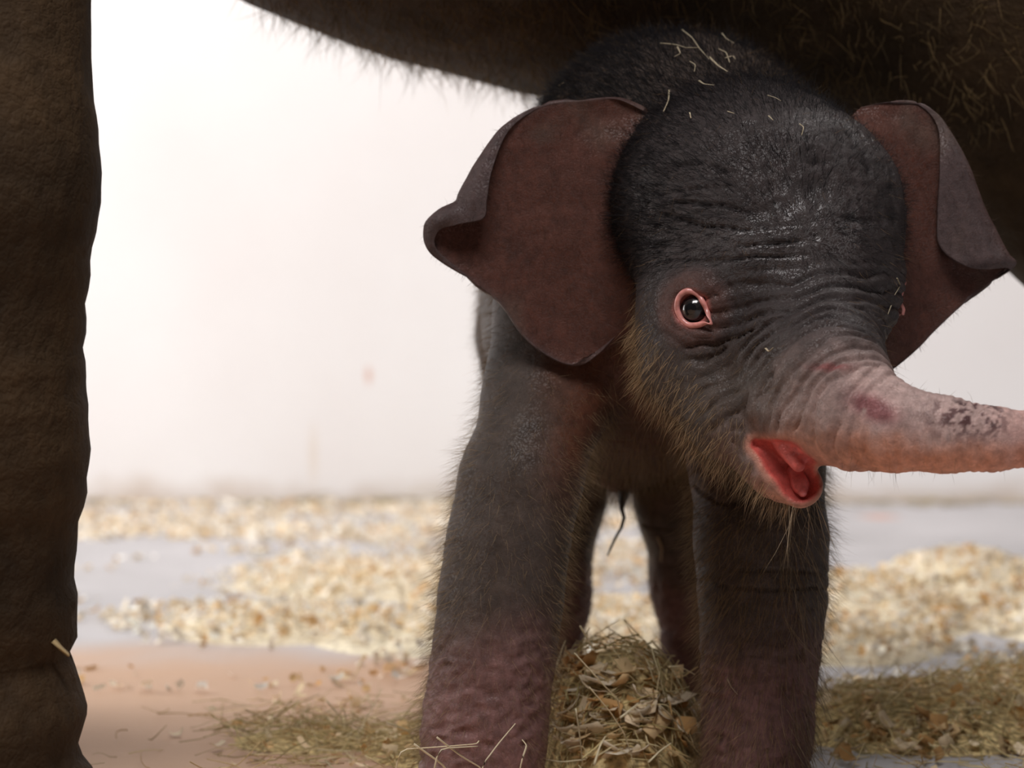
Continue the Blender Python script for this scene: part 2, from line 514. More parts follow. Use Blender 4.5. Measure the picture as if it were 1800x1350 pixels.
def make_adult():
    f, C, nl = adult_sdf()
    V, Q = surface_net(f, (-2.3, 1.9, -.04), (1.75, 5.1, 2.3), 0.0155)
    V = relax(V, Q, 1); V = project(f, V, 2)
    # ring folds round the lower legs
    g = grad(f, V, .004)
    z_ = V[:, 2]
    lowm = smooth(.9, .5, z_) * smooth(-.01, .02, z_)
    ph = z_ / 0.05 + 0.9 * fbm(V, (3, 3, 7), 2, 21)
    ridge = np.abs(np.sin(np.pi * ph)) ** 0.6
    V2 = V + g * ((ridge - .6) * 0.007 * lowm)[:, None]
    ank = np.exp(-((z_ - .155) / .022) ** 2) - .8 * np.exp(-((z_ - .205) / .012) ** 2) - .7 * np.exp(-((z_ - .108) / .012) ** 2)
    V2 = V2 + g * (0.012 * ank)[:, None]
    V2 = relax(V2, Q, 1)
    V2[:, 2] = np.maximum(V2[:, 2], 0)
    n = fbm(V, (6, 6, 10), 3, 40)
    base = np.array([0.066, 0.038, 0.017]); dk = np.array([0.027, 0.016, 0.0075])
    col = dk + (base - dk) * np.clip(.5 + .8 * n, 0, 1)[:, None]
    root = obj('adult_elephant', None, loc=(C[0], C[1], 0))
    tag(root, 'adult elephant with dark brown wrinkled legs and hairy belly sheltering the calf', 'elephant')
    off = np.array([C[0], C[1], 0])
    obj('body', mk_mesh('body', V2 - off, Q, col=col), M_MOTHER, root)
    # hair on the belly
    x, y = pix(V)
    vis = (V[:, 1] < 4.0) & (z_ > .80) & (z_ < 1.3) & (V[:, 0] > -.36)
    P, fi = sample(V, Q, vis.astype(float), 11000)
    g = grad(f, P, .004)
    dr = g * .3 + np.array([0.35, -.1, -.40]) + RNG.normal(size=P.shape) * .55
    ln = RNG.uniform(.012, .042, len(P))
    c = np.array([.34, .225, .10]) * RNG.uniform(.4, 1.3, (len(P), 1))
    Vh, Qh, Th, Ch = strands(P - g * .002, dr, ln, np.full(len(P), .0005), RNG.normal(size=P.shape) * .35 + np.array([0, 0, -.2]), c, 4, .12)
    hb = obj('belly_hair', mk_mesh('belly_hair', Vh - off, Qh, Th, Ch), M_HAIR, root, kind='stuff')
    hb['label'] = 'sparse golden brown belly hair'
    # toenails
    nail = mat_plain('toenail', (.20, .16, .12), .5, .4)
    for (fx, fy, fr) in ((nl[0] - .015, nl[1] - .02, .185), (.885, 3.58, .155)):
        for k in range(5):
            a = math.radians(-90 + (k - 2) * 36 + 8)
            c = np.array([fx + math.cos(a) * (fr - .012), fy + math.sin(a) * (fr - .012), .035])
            u = np.array([-math.sin(a), math.cos(a), 0]); w = np.array([math.cos(a), math.sin(a), .25]); t = np.array([0, 0, 1.0])
            vs_ = []
            for i in range(9):
                for j in range(9):
                    s1, s2 = i / 4 - 1, j / 4 - 1
                    k1 = max(0, 1 - s1 * s1) * max(0, 1 - s2 * s2)
                    vs_.append(c + u * s1 * .034 + t * s2 * .032 * (1 - .25 * s1 * s1) + w * (k1 ** .5 * .02 - .008))
            qs = [[i * 9 + j, (i + 1) * 9 + j, (i + 1) * 9 + j + 1, i * 9 + j + 1] for i in range(8) for j in range(8)]
            obj('toenail', mk_mesh('toenail', np.array(vs_) - off, qs), nail, root)
    return f
F_MOTHER = make_adult()
# ------------------------------------------------------------------ the calf
def pc(*a):   # (px, py, Y, r_px) -> centre, radius in metres
    return W(a[0], a[1], a[2]), a[3] * a[2] / FPX

def chain(pts):
    q = [pc(*p) for p in pts]
    return [(q[i][0], q[i + 1][0], q[i][1], q[i + 1][1]) for i in range(len(q) - 1)]

TRUNK_PTS = [(1440, 600, 2.80, 112), (1462, 672, 2.735, 98), (1505, 728, 2.69, 86), (1570, 752, 2.665, 71),
             (1660, 764, 2.65, 61), (1745, 772, 2.64, 50), (1830, 772, 2.635, 43), (1930, 750, 2.63, 38), (2020, 700, 2.63, 34)]
LEG_L = chain([(1005, 500, 3.12, 140), (964, 690, 3.05, 106), (914, 850, 3.0, 100), (892, 960, 2.99, 99), (879, 1060, 2.985, 100), (866, 1160, 2.98, 96),
               (852, 1270, 2.975, 98), (843, 1400, 2.97, 112)])
LEG_R = chain([(1300, 600, 3.15, 150), (1330, 820, 3.07, 110), (1338, 950, 3.03, 109), (1341, 1050, 3.02, 103), (1337, 1150, 3.01, 92),
               (1332, 1260, 3.0, 86), (1327, 1390, 3.0, 98)])
HIND_L = chain([(985, 600, 3.68, 150), (975, 870, 3.72, 84), (955, 1050, 3.75, 75), (942, 1150, 3.76, 72), (938, 1240, 3.76, 82)])
HIND_R = chain([(1205, 600, 3.68, 150), (1212, 880, 3.72, 90), (1230, 1030, 3.75, 78), (1245, 1140, 3.76, 72), (1250, 1240, 3.76, 82)])
TRUNK = chain(TRUNK_PTS)
JAW = chain([(1215, 640, 2.86, 92), (1285, 738, 2.81, 68), (1366, 820, 2.765, 47), (1408, 854, 2.735, 39)])
LIP = chain([(1365, 712, 2.775, 66), (1430, 735, 2.735, 74), (1505, 740, 2.70, 74)])
NECK = chain([(1170, 330, 3.22, 235), (1300, 360, 2.99, 225)])
def ell(px, py, Y, rx, rz, ry):
    return W(px, py, Y), np.array([rx * Y / FPX, ry, rz * Y / FPX])
SKULL = ell(1338, 372, 2.945, 250, 205, .145)
BROW = ell(1370, 480, 2.90, 198, 150, .125)
CHEEK_L = ell(1235, 580, 2.885, 118, 150, .085)
CHEEK_R = ell(1468, 540, 2.90, 84, 130, .08)
MAXIL = ell(1380, 655, 2.83, 110, 105, .085)
BARREL = (np.array([.16, 3.50, .575]), np.array([.205, .50, .245]))
CHEST = ell(1125, 560, 3.17, 200, 200, .15)
HUMP = ell(1190, 290, 3.17, 255, 232, .17)
NAVEL = ell(1095, 815, 3.38, 40, 50, .05)
EYE_PX = (1217, 543)

def calf_base(P):
    v = sd_ell(P, *BARREL)
    v = smin(v, sd_ell(P, *CHEST), .06)
    v = smin(v, sd_ell(P, *HUMP), .07)
    v = smin(v, sd_ell(P, *NAVEL), .03)
    for ch, k in ((HIND_L, .03), (HIND_R, .03), (LEG_L, .03), (LEG_R, .03)):
        L = None
        for a, b, ra, rb in ch:
            c = sd_cone(P, a, b, ra, rb)
            L = c if L is None else smin(L, c, .03)
        v = smin(v, L, .035)
    for a, b, ra, rb in NECK:
        v = smin(v, sd_cone(P, a, b, ra, rb), .05)
    H = sd_ell(P, *SKULL)
    H = smin(H, sd_ell(P, *BROW), .05)
    H = smin(H, sd_ell(P, *CHEEK_L), .05)
    H = smin(H, sd_ell(P, *CHEEK_R), .05)
    H = smin(H, sd_ell(P, *MAXIL), .05)
    T = None
    for a, b, ra, rb in TRUNK:
        c = sd_cone(P, a, b, ra, rb)
        T = c if T is None else smin(T, c, .02)
    H = smin(H, T, .035)
    J = None
    for a, b, ra, rb in JAW:
        c = sd_cone(P, a, b, ra, rb)
        J = c if J is None else smin(J, c, .025)
    for a, b, ra, rb in LIP:
        H = smin(H, sd_cone(P, a, b, ra, rb), .02)
    H = smin(H, J, .012)
    return smin(v, H, .03)

def march(f, px, py, y0=2.35, y1=4.5):
    a = W(px, py, 1.0) - np.array([0, 0, HCAM]); o = np.array([0, 0, HCAM])
    Y = y0
    for _ in range(400):
        dd = f((o + a * Y)[None])[0]
        if dd < 0.0004: return o + a * Y
        Y += max(dd * .7, .0006)
        if Y > y1: return None
    return o + a * Y

EYE_S = march(calf_base, *EYE_PX)
EYE_N = grad(calf_base, EYE_S[None])[0]
_p = np.array([0.62, 2.905, HCAM + (YH - 525) * 2.88 / FPX])
while calf_base(_p[None])[0] > .0005:
    _p[0] -= max(calf_base(_p[None])[0] * .7, .0006)
EYE2_S = _p
EYE2_N = grad(calf_base, EYE2_S[None])[0]
MOUTH = (chain([(1330, 782, 2.752, 8), (1378, 806, 2.730, 29), (1406, 846, 2.722, 31)])
         + chain([(1378, 806, 2.73, 29), (1382, 812, 2.68, 34)]) + chain([(1406, 846, 2.722, 31), (1411, 849, 2.67, 34)]) + chain([(1413, 822, 2.715, 16), (1420, 828, 2.67, 20)]))
PALATE = chain([(1394, 780, 2.74, 34), (1403, 818, 2.715, 12)])

def mouth_sd(P):
    m = None
    for a, b, ra, rb in MOUTH:
        c = sd_cone(P, a, b, ra, rb)
        m = c if m is None else smin(m, c, .01)
    return m

def calf_f(P):
    v = calf_base(P)
    v = smax(v, -mouth_sd(P), .008)
    for a, b, ra, rb in PALATE:
        v = smin(v, sd_cone(P, a, b, ra, rb), .008)
    for S, Nn in ((EYE_S, EYE_N), (EYE2_S, EYE2_N)):
        v = smax(v, -(np.linalg.norm(P - (S + Nn * .004), axis=1) - .0165), .010)
    return smax(v, -P[:, 2], .012)

AXIS = [W(1392, 180, 2.86), W(1405, 330, 2.85), W(1420, 480, 2.82)] + [pc(*p)[0] for p in TRUNK_PTS]
def axis_t(P):
    best = np.full(len(P), 9.0); T = np.zeros(len(P)); s = 0.0; CP = np.zeros_like(P)
    for a, b in zip(AXIS[:-1], AXIS[1:]):
        ab = b - a; L = np.linalg.norm(ab)
        t = np.clip(((P - a) @ ab) / (ab @ ab), 0, 1)
        c = a + t[:, None] * ab
        dd = np.linalg.norm(P - c, axis=1)
        m = dd < best
        best[m] = dd[m]; T[m] = s + t[m] * L; CP[m] = c[m]
        s += L
    return T, best, CP

def ribs_to_ear(ribs, YI, YC, embed, nu=70, nv=110, thick=.0065, sag=.012, curl=.022):
    """ribs: (inner px, crest px, flap edge px); returns closed sheet V, Q"""
    rows = []
    for I, C_, E in ribs:
        I = np.array(I, float); C_ = np.array(C_, float); E = np.array(C_ if E is None else E, float)
        fl_ = np.linalg.norm(E - C_)
        k = min(1.0, fl_ / 40.0)
        Ii = I + np.array([embed, 0])
        p = []
        for t in (0.0, .3, .6, .85):
            q = Ii + (C_ - Ii) * t
            p.append(W(q[0], q[1], YI + (YC - YI) * t + sag * math.sin(math.pi * t)))
        q = C_ + (E - C_) * .02
        p.append(W(q[0], q[1], YC - curl * .35 * k))
        q = C_ + (E - C_) * .35
        p.append(W(q[0], q[1], YC - curl * .95 * k))
        p.append(W(E[0], E[1], YC - curl * 1.05 * k))
        rows.append(p)
    A = np.array(rows)                      # ribs x 7 x 3
    def cr(A, n):                           # catmull-rom resample along axis 0
        m = len(A)
        s = np.linspace(0, m - 1 - 1e-9, n)
        i = np.floor(s).astype(int); t = (s - i).reshape((-1,) + (1,) * (A.ndim - 1))
        g = lambda k: A[np.clip(i + k, 0, m - 1)]
        return .5 * (2 * g(0) + (g(1) - g(-1)) * t + (2 * g(-1) - 5 * g(0) + 4 * g(1) - g(2)) * t ** 2 + (3 * g(0) - g(-1) - 3 * g(1) + g(2)) * t ** 3)
    B = cr(A, nv)
    B = np.swapaxes(cr(np.swapaxes(B, 0, 1), nu), 0, 1)     # nv x nu x 3
    du = np.gradient(B, axis=1); dv = np.gradient(B, axis=0)
    nr = np.cross(du, dv); nr /= np.linalg.norm(nr, axis=2, keepdims=True) + 1e-9
    # gentle unevenness
    B = B + nr * (.0022 * fbm(B.reshape(-1, 3), 22, 3, 5)).reshape(nv, nu, 1)
    V = np.concatenate([(B + nr * thick / 2).reshape(-1, 3), (B - nr * thick / 2).reshape(-1, 3)])
    g = np.arange(nv * nu).reshape(nv, nu); h = g + nv * nu
    Q = [np.stack([g[:-1, :-1], g[:-1, 1:], g[1:, 1:], g[1:, :-1]], -1).reshape(-1, 4),
         np.stack([h[:-1, :-1], h[1:, :-1], h[1:, 1:], h[:-1, 1:]], -1).reshape(-1, 4)]
    def rim(a, b): Q.append(np.stack([a[:-1], b[:-1], b[1:], a[1:]], -1))
    rim(g[0], h[0]); rim(h[-1], g[-1]); rim(h[:, 0], g[:, 0]); rim(g[:, -1], h[:, -1])
    uu = np.tile(np.linspace(0, 1, nu), (nv, 1)).ravel()
    return V, np.concatenate(Q), np.concatenate([uu, uu])

EAR_L = [((1125, 238), (1133, 192), None), ((1120, 250), (1085, 173), None), ((1112, 268), (1020, 178), None), ((1108, 285), (955, 187), None),
         ((1104, 305), (892, 224), (896, 228)), ((1101, 330), (842, 288), (866, 296)), ((1099, 355), (812, 338), (856, 350)),
         ((1098, 372), (803, 356), (850, 384)), ((1097, 384), (772, 371), (806, 394)), ((1096, 398), (751, 398), (772, 404)),
         ((1095, 420), (764, 442), (768, 438)), ((1094, 445), (826, 488), None), ((1092, 480), (880, 532), None), ((1090, 510), (920, 588), None),
         ((1088, 540), (960, 622), None), ((1087, 560), (1008, 641), None), ((1086, 575), (1050, 618), None), ((1086, 585), (1080, 588), None)]
EAR_R = [((1520, 230), (1512, 190), None), ((1540, 240), (1560, 181), None), ((1555, 262), (1612, 184), None), ((1565, 290), (1652, 214), (1648, 222)),
         ((1570, 330), (1692, 275), (1652, 292)), ((1572, 370), (1732, 368), (1648, 375)), ((1574, 410), (1762, 428), (1652, 434)),
         ((1575, 430), (1774, 450), (1700, 468)), ((1575, 450), (1781, 464), (1772, 470)), ((1575, 480), (1742, 492), None), ((1572, 520), (1690, 535), None),
         ((1568, 550), (1640, 582), None), ((1562, 580), (1615, 609), None), ((1555, 610), (1578, 641), None), ((1545, 640), (1548, 662), None)]

def make_calf():
    off = np.array([.16, 3.35, 0])
    V, Q = surface_net(calf_f, (-.25, 2.5, -.02), (.84, 4.1, 1.0), 0.0056)
    V = relax(V, Q, 2); V = project(calf_f, V, 2)
    V, Q = subdivide(V, Q)
    g = vert_normals(V, Q)
    V = V - g * np.clip(chunks(calf_f, V), -.004, .004)[:, None]
    g = vert_normals(V, Q)
    x, y = pix(V)
    front = smooth(.1, -.3, g[:, 1])                      # faces the camera side
    t, dist, cp = axis_t(V)
    tb = np.linalg.norm(AXIS[1] - AXIS[0]) + np.linalg.norm(AXIS[2] - AXIS[1])     # path length at brow
    ishead = smooth(3.02, 2.94, V[:, 1]) * smooth(960, 900, y + 0 * x) * smooth(1040, 1100, x)
    wob = fbm(V, 16, 3, 2)
    disp = np.zeros(len(V))
    # rings across the trunk root and bridge of the nose
    m1 = ishead * smooth(tb - .02, tb + .03, t) * smooth(tb + .30, tb + .21, t) * smooth(.165, .12, dist)
    ph = t / .0165 + 1.0 * wob
    disp += m1 * .0095 * (np.abs(np.sin(np.pi * ph)) ** .55 - .7) * (.6 + .5 * vnoise(V, 30, 8))
    ph = t / .0068 + 1.3 * wob
    disp += m1 * .0013 * (np.abs(np.sin(np.pi * ph)) ** .7 - .6)
    # fine rings along the trunk itself
    m2 = ishead * smooth(tb + .2, tb + .27, t)
    ph = t / .0085 + 1.2 * wob
    disp += m2 * .0024 * (np.abs(np.sin(np.pi * ph)) ** .6 - .65) * (.5 + .8 * np.clip(vnoise(V, 25, 18), -.3, 1))
    # forehead creases
    m3 = ishead * smooth(260, 330, y) * smooth(500, 440, y) * smooth(1120, 1200, x) * smooth(1590, 1500, x)
    w3 = V[:, 2] / .021 + 1.5 * fbm(V, (9, 9, 16), 3, 31)
    disp += m3 * .0105 * np.minimum(0, (np.abs(np.sin(np.pi * w3)) ** .5 - .75)) * smooth(-.25, .35, vnoise(V, (14, 14, 34), 5))
    m3b = ishead * smooth(180, 220, y) * smooth(470, 380, y) * smooth(1250, 1330, x)
    rid = 1 - np.abs(fbm(V, (60, 60, 34), 3, 66)) * 2.2
    disp += m3b * .0024 * rid
    disp += ishead * .0008 * fbm(V, (60, 60, 110), 3, 51)
    # rings round the eye
    for S, Nn in ((EYE_S, EYE_N), (EYE2_S, EYE2_N)):
        q = V - S
        ca, sa = math.cos(.62), math.sin(.62)
        ex = (q[:, 0] * ca - q[:, 2] * sa) / 1.28; ez = q[:, 0] * sa + q[:, 2] * ca
        r = np.sqrt(ex ** 2 + ez ** 2 + q[:, 1] ** 2 * .4)
        me_ = smooth(.018, .024, r) * smooth(.060, .036, r) * smooth(-.35, .35, vnoise(V, 38, 77) + .9 * np.abs(ez) / np.maximum(r, 1e-4) - .45)
        disp += me_ * .0030 * np.minimum(0, np.abs(np.sin(np.pi * (r / .0105 + .9 * wob + .25))) ** .6 - .8)
        disp += .0045 * smooth(.05, .03, r) * smooth(.012, .022, r)
    # legs: elbow creases and crumpled feet
    leg = smooth(720, 800, y) * smooth(2.9, 2.95, V[:, 1])
    wl_ = V[:, 2] / .03 + 1.3 * fbm(V, (7, 7, 14), 3, 71)
    disp += leg * smooth(1180, 1080, y) * .0085 * np.minimum(0, np.abs(np.sin(np.pi * wl_)) ** .45 - .7) * smooth(-.1, .5, vnoise(V, (9, 9, 20), 13))
    ft = smooth(.24, .15, V[:, 2])
    disp += ft * .0030 * (1 - 2.4 * np.abs(fbm(V, (38, 38, 70), 3, 81)))
    disp += leg * .0010 * fbm(V, (70, 70, 120), 2, 91)
    disp *= 1 - .9 * ishead * smooth(.022, .006, mouth_sd(V))
    V2 = V + g * disp[:, None]
    V2[:, 2] = np.maximum(V2[:, 2], 0)

    # ---------------- colours that the skin itself has
    def mixc(c, new, m): return c * (1 - m[:, None]) + np.array(new) * m[:, None]
    nz = fbm(V, 12, 3, 101); nf = fbm(V, 60, 3, 111)
    c = np.tile(np.array([.072, .052, .042]), (len(V), 1))
    hd = ishead * smooth(700, 560, y)
    c = mixc(c, (.038, .028, .027), hd)
    red = smooth(.075, .01, np.abs(V[:, 0] - .155) - .075) * smooth(470, 560, y) * smooth(960, 800, y) * (1 - ishead)
    c = mixc(c, (.105, .036, .018), np.clip(red * (.75 + .6 * nz), 0, 1))
    c = mixc(c, (.225, .115, .105), smooth(.235, .12, V[:, 2] + .05 * nz) * .9)
    tk = smooth(tb + .135, tb + .26, t + .02 * nz) * ishead
    c = mixc(c, (.46, .315, .285), tk)
    up = g[:, 2]
    under = tk * smooth(.15, -.75, up + .3 * nf)
    c = mixc(c, (.74, .30, .17), under * .9)
    tipm = smooth(tb + .33, tb + .46, t) * ishead
    c = mixc(c, (.55, .22, .17), tipm * .6)
    lip = ishead * smooth(.014, .004, np.abs(mouth_sd(V)))
    c = mixc(c, (.46, .20, .135), lip * .85)
    ins = ishead * smooth(.0045, .0, mouth_sd(V))
    c = mixc(c, (.58, .105, .085), ins)
    # raw patches on the trunk
    blot = np.exp(-(((x - 1535) / 38) ** 2 + ((y - 718 - (x - 1535) * .35) / 20) ** 2)) * smooth(-.15, .15, nf + .35)
    c = mixc(c, (.22, .055, .065), np.clip(blot * 1.3, 0, .8) * ishead)
    sp = smooth(1590, 1690, x) * smooth(1800, 1740, x) * smooth(695, 712, y) * smooth(800, 735, y) * smooth(.02, .16, fbm(V, (190, 60, 230), 2, 121))
    c = mixc(c, (.09, .035, .035), np.clip(sp, 0, 1) * ishead)
    sc = np.exp(-(((x - 1462) / 30) ** 2 + ((y - 646) / 6) ** 2))
    c = mixc(c, (.26, .06, .06), np.clip(sc, 0, .7) * ishead)
    eyer = np.linalg.norm(V - EYE_S, axis=1)
    c = mixc(c, (.10, .045, .035), smooth(.055, .03, eyer) * .7)
    c = mixc(c, (.45, .14, .12), smooth(.0245, .019, eyer) * .9)
    c = c * (1 + .22 * nz + .25 * nf)[:, None]
    c = np.clip(c, .004, 1)

    # ---------------- ears, part of the same skin
    parts_V, parts_Q, parts_C = [V2], [Q], [c]
    ears = []
    for ribs, emb in ((EAR_L, 45), (EAR_R, -45)):
        Ve, Qe, uu = ribs_to_ear(ribs, 2.945, 2.965 if emb > 0 else 2.985, emb)
        ne = fbm(Ve, 14, 3, 7); nf2 = fbm(Ve, 55, 3, 8)
        ce = np.tile(np.array([.086, .031, .021]), (len(Ve), 1))
        ce = mixc(ce, (.085, .056, .054), smooth(.55, .8, uu))
        ce = mixc(ce, (.085, .055, .042), smooth(.1, .5, ne) * .6)
        ce *= (1 + .2 * ne + .15 * nf2)[:, None]
        n0 = sum(len(v) for v in parts_V)
        parts_V.append(Ve); parts_Q.append(Qe + n0); parts_C.append(np.clip(ce, .004, 1))
        ears.append((Ve, Qe))
    VV = np.concatenate(parts_V); QQ = np.concatenate(parts_Q); CC = np.concatenate(parts_C)
    root = obj('elephant_calf', None, loc=tuple(off))
    tag(root, 'newborn elephant calf with spread ears, open pink mouth and outstretched trunk', 'elephant calf')
    wetv = np.zeros(len(VV))
    wetv[:len(V)] = ishead * smooth(170, 240, y) * smooth(560, 430, y) * smooth(1180, 1330, x) * smooth(1600, 1500, x) * smooth(-.3, .2, nz)
    obj('body', mk_mesh('body', VV - off, QQ, col=CC, attrs={'wet': wetv}), M_CALF, root)

    # ---------------- eyes
    m_eye = mat_plain('eyeball', (.006, .006, .007), .10, .5, .35, 60, .3)
    m_iris = mat_plain('iris', (.016, .014, .014), .15, .5, .35, 300, .4)
    m_lid = mat_plain('eyelid_flesh', (.60, .24, .21), .36, .5, .3, 160, .22, .0006)
    for S, Nn, k in ((EYE_S, EYE_N, 1), (EYE2_S, EYE2_N, -1)):
        zax = Nn / np.linalg.norm(Nn)
        xax = np.cross(np.array([0, 0, 1.0]), zax); xax /= np.linalg.norm(xax)
        yax = np.cross(zax, xax)
        cc = S - zax * .0105
        R_ = .0165
        vs_, qs = [], []
        nu, nv = 32, 20
        for j in range(nv + 1):
            th = math.pi * j / nv
            for i in range(nu):
                a = 2 * math.pi * i / nu
                vs_.append(cc + R_ * (math.cos(th) * zax + math.sin(th) * (math.cos(a) * xax + math.sin(a) * yax)))
        for j in range(nv):
            for i in range(nu):
                i2 = (i + 1) % nu
                qs.append([j * nu + i, (j + 1) * nu + i, (j + 1) * nu + i2, j * nu + i2])
        e = obj('eye', mk_mesh('eye', np.array(vs_) - off, qs), m_eye, root)
        e['label'] = 'glossy black eye with a pink rim'
        # iris ring lying on the eyeball
        vs_, qs = [], []
        for j, (rr) in enumerate((.0062, .0078, .0095, .0110)):
            for i in range(40):
                a = 2 * math.pi * i / 40
                vs_.append(cc + (math.cos(a) * xax + math.sin(a) * yax) * rr + zax * (math.sqrt((R_ + .0002) ** 2 - rr * rr)))
        for j in range(3):
            for i in range(40):
                qs.append([j * 40 + i, j * 40 + (i + 1) % 40, (j + 1) * 40 + (i + 1) % 40, (j + 1) * 40 + i])
        obj('iris', mk_mesh('iris', np.array(vs_) - off, qs), m_iris, e)
        # swollen lid rim
        loop = [(-25, 2), (-24, -14), (-16, -25), (-5, -29), (7, -24), (17, -10), (26, 6), (36, 24), (24, 23), (10, 26), (-5, 26), (-17, 18)]
        L = np.array(loop, float); n = 72
        s = np.linspace(0, len(L), n, endpoint=False); i = s.astype(int); tt = (s - i)[:, None]
        gg = lambda q: L[(i + q) % len(L)]
        ring = .5 * (2 * gg(0) + (gg(1) - gg(-1)) * tt + (2 * gg(-1) - 5 * gg(0) + 4 * gg(1) - gg(2)) * tt ** 2 + (3 * gg(0) - gg(-1) - 3 * gg(1) + gg(2)) * tt ** 3)
        ring = ring * 2.80 / FPX
        ctr = ring.mean(0)
        vs_, qs = [], []
        kk = 10
        for a in range(n):
            px_, py_ = ring[a]
            px_ *= k
            rho = min(math.hypot(px_, py_), R_ * .97)
            base = cc + xax * px_ - yax * py_ + zax * max(math.sqrt(max(R_ ** 2 - rho ** 2, 0)), .0092 + .0078 * float(smooth(.013, .024, math.hypot(px_, py_))))
            out = xax * px_ - yax * py_; out /= np.linalg.norm(out)
            tp = .55 + .45 * min(1.0, math.hypot(abs(px_) - 34 * 2.80 / FPX if px_ * k > 0 else 9, py_ - 23 * 2.80 / FPX) / .011)
            for b in range(kk):
                w_ = 2 * math.pi * b / kk
                vs_.append(base + out * math.cos(w_) * .0034 * tp + zax * math.sin(w_) * .0032 * tp + out * .0016)
        for a in range(n):
            for b in range(kk):
                qs.append([a * kk + b, a * kk + (b + 1) % kk, ((a + 1) % n) * kk + (b + 1) % kk, ((a + 1) % n) * kk + b])
        ld = obj('eyelid', mk_mesh('eyelid', np.array(vs_) - off, qs), m_lid, e)
        ld['label'] = 'swollen pink eyelid rim'

    # ---------------- tongue
    tg = chain([(1398, 828, 2.748, 15), (1407, 852, 2.737, 14), (1411, 866, 2.728, 8)])
    def tf(P):
        v = None
        for a, b, ra, rb in tg:
            q = sd_cone(P, a, b, ra, rb); v = q if v is None else smin(v, q, .006)
        return v
    lo = W(1370, 890, 2.72) - .01; hi = W(1440, 780, 2.72) + .01
    lo[1], hi[1] = 2.66, 2.78
    Vt, Qt = surface_net(tf, lo, hi, .0022, 2)
    Vt = project(tf, relax(Vt, Qt, 1), 2)
    tgo = obj('tongue', mk_mesh('tongue', Vt - off, Qt), mat_plain('tongue_flesh', (.60, .13, .12), .32, .5, .3, 200, .2, .0008), root)
    tgo['label'] = 'wet red tongue'

    # ---------------- shrivelled navel cord
    pts = [(1098, 862, 3.35, 11), (1094, 880, 3.345, 7), (1093, 895, 3.345, 4), (1097, 910, 3.345, 3.2), (1092, 928, 3.345, 3), (1082, 945, 3.345, 2.6), (1074, 962, 3.345, 2.2), (1068, 977, 3.345, 1.2)]
    cs = [pc(*p) for p in pts]
    vs_, qs = [], []
    for i, (p, r) in enumerate(cs):
        for b in range(8):
            a = 2 * math.pi * b / 8
            vs_.append(p + np.array([math.cos(a), math.sin(a), 0]) * r)
    for i in range(len(cs) - 1):
        for b in range(8):
            qs.append([i * 8 + b, i * 8 + (b + 1) % 8, (i + 1) * 8 + (b + 1) % 8, (i + 1) * 8 + b])
    uc = obj('navel_cord', mk_mesh('navel_cord', np.array(vs_) - off, qs), mat_plain('dried_cord', (.02, .014, .01), .6), root)
    uc['label'] = 'thin black dried navel cord'
    return root, off, V, Q, ears
CALF, CALF_OFF, CV, CQ, EARS = make_calf()

# ------------------------------------------------------------------ the calf's coat
def quad_normals(V, Q):
    n = np.cross(V[Q[:, 2]] - V[Q[:, 0]], V[Q[:, 3]] - V[Q[:, 1]])
    return n / (np.linalg.norm(n, axis=1, keepdims=True) + 1e-12)

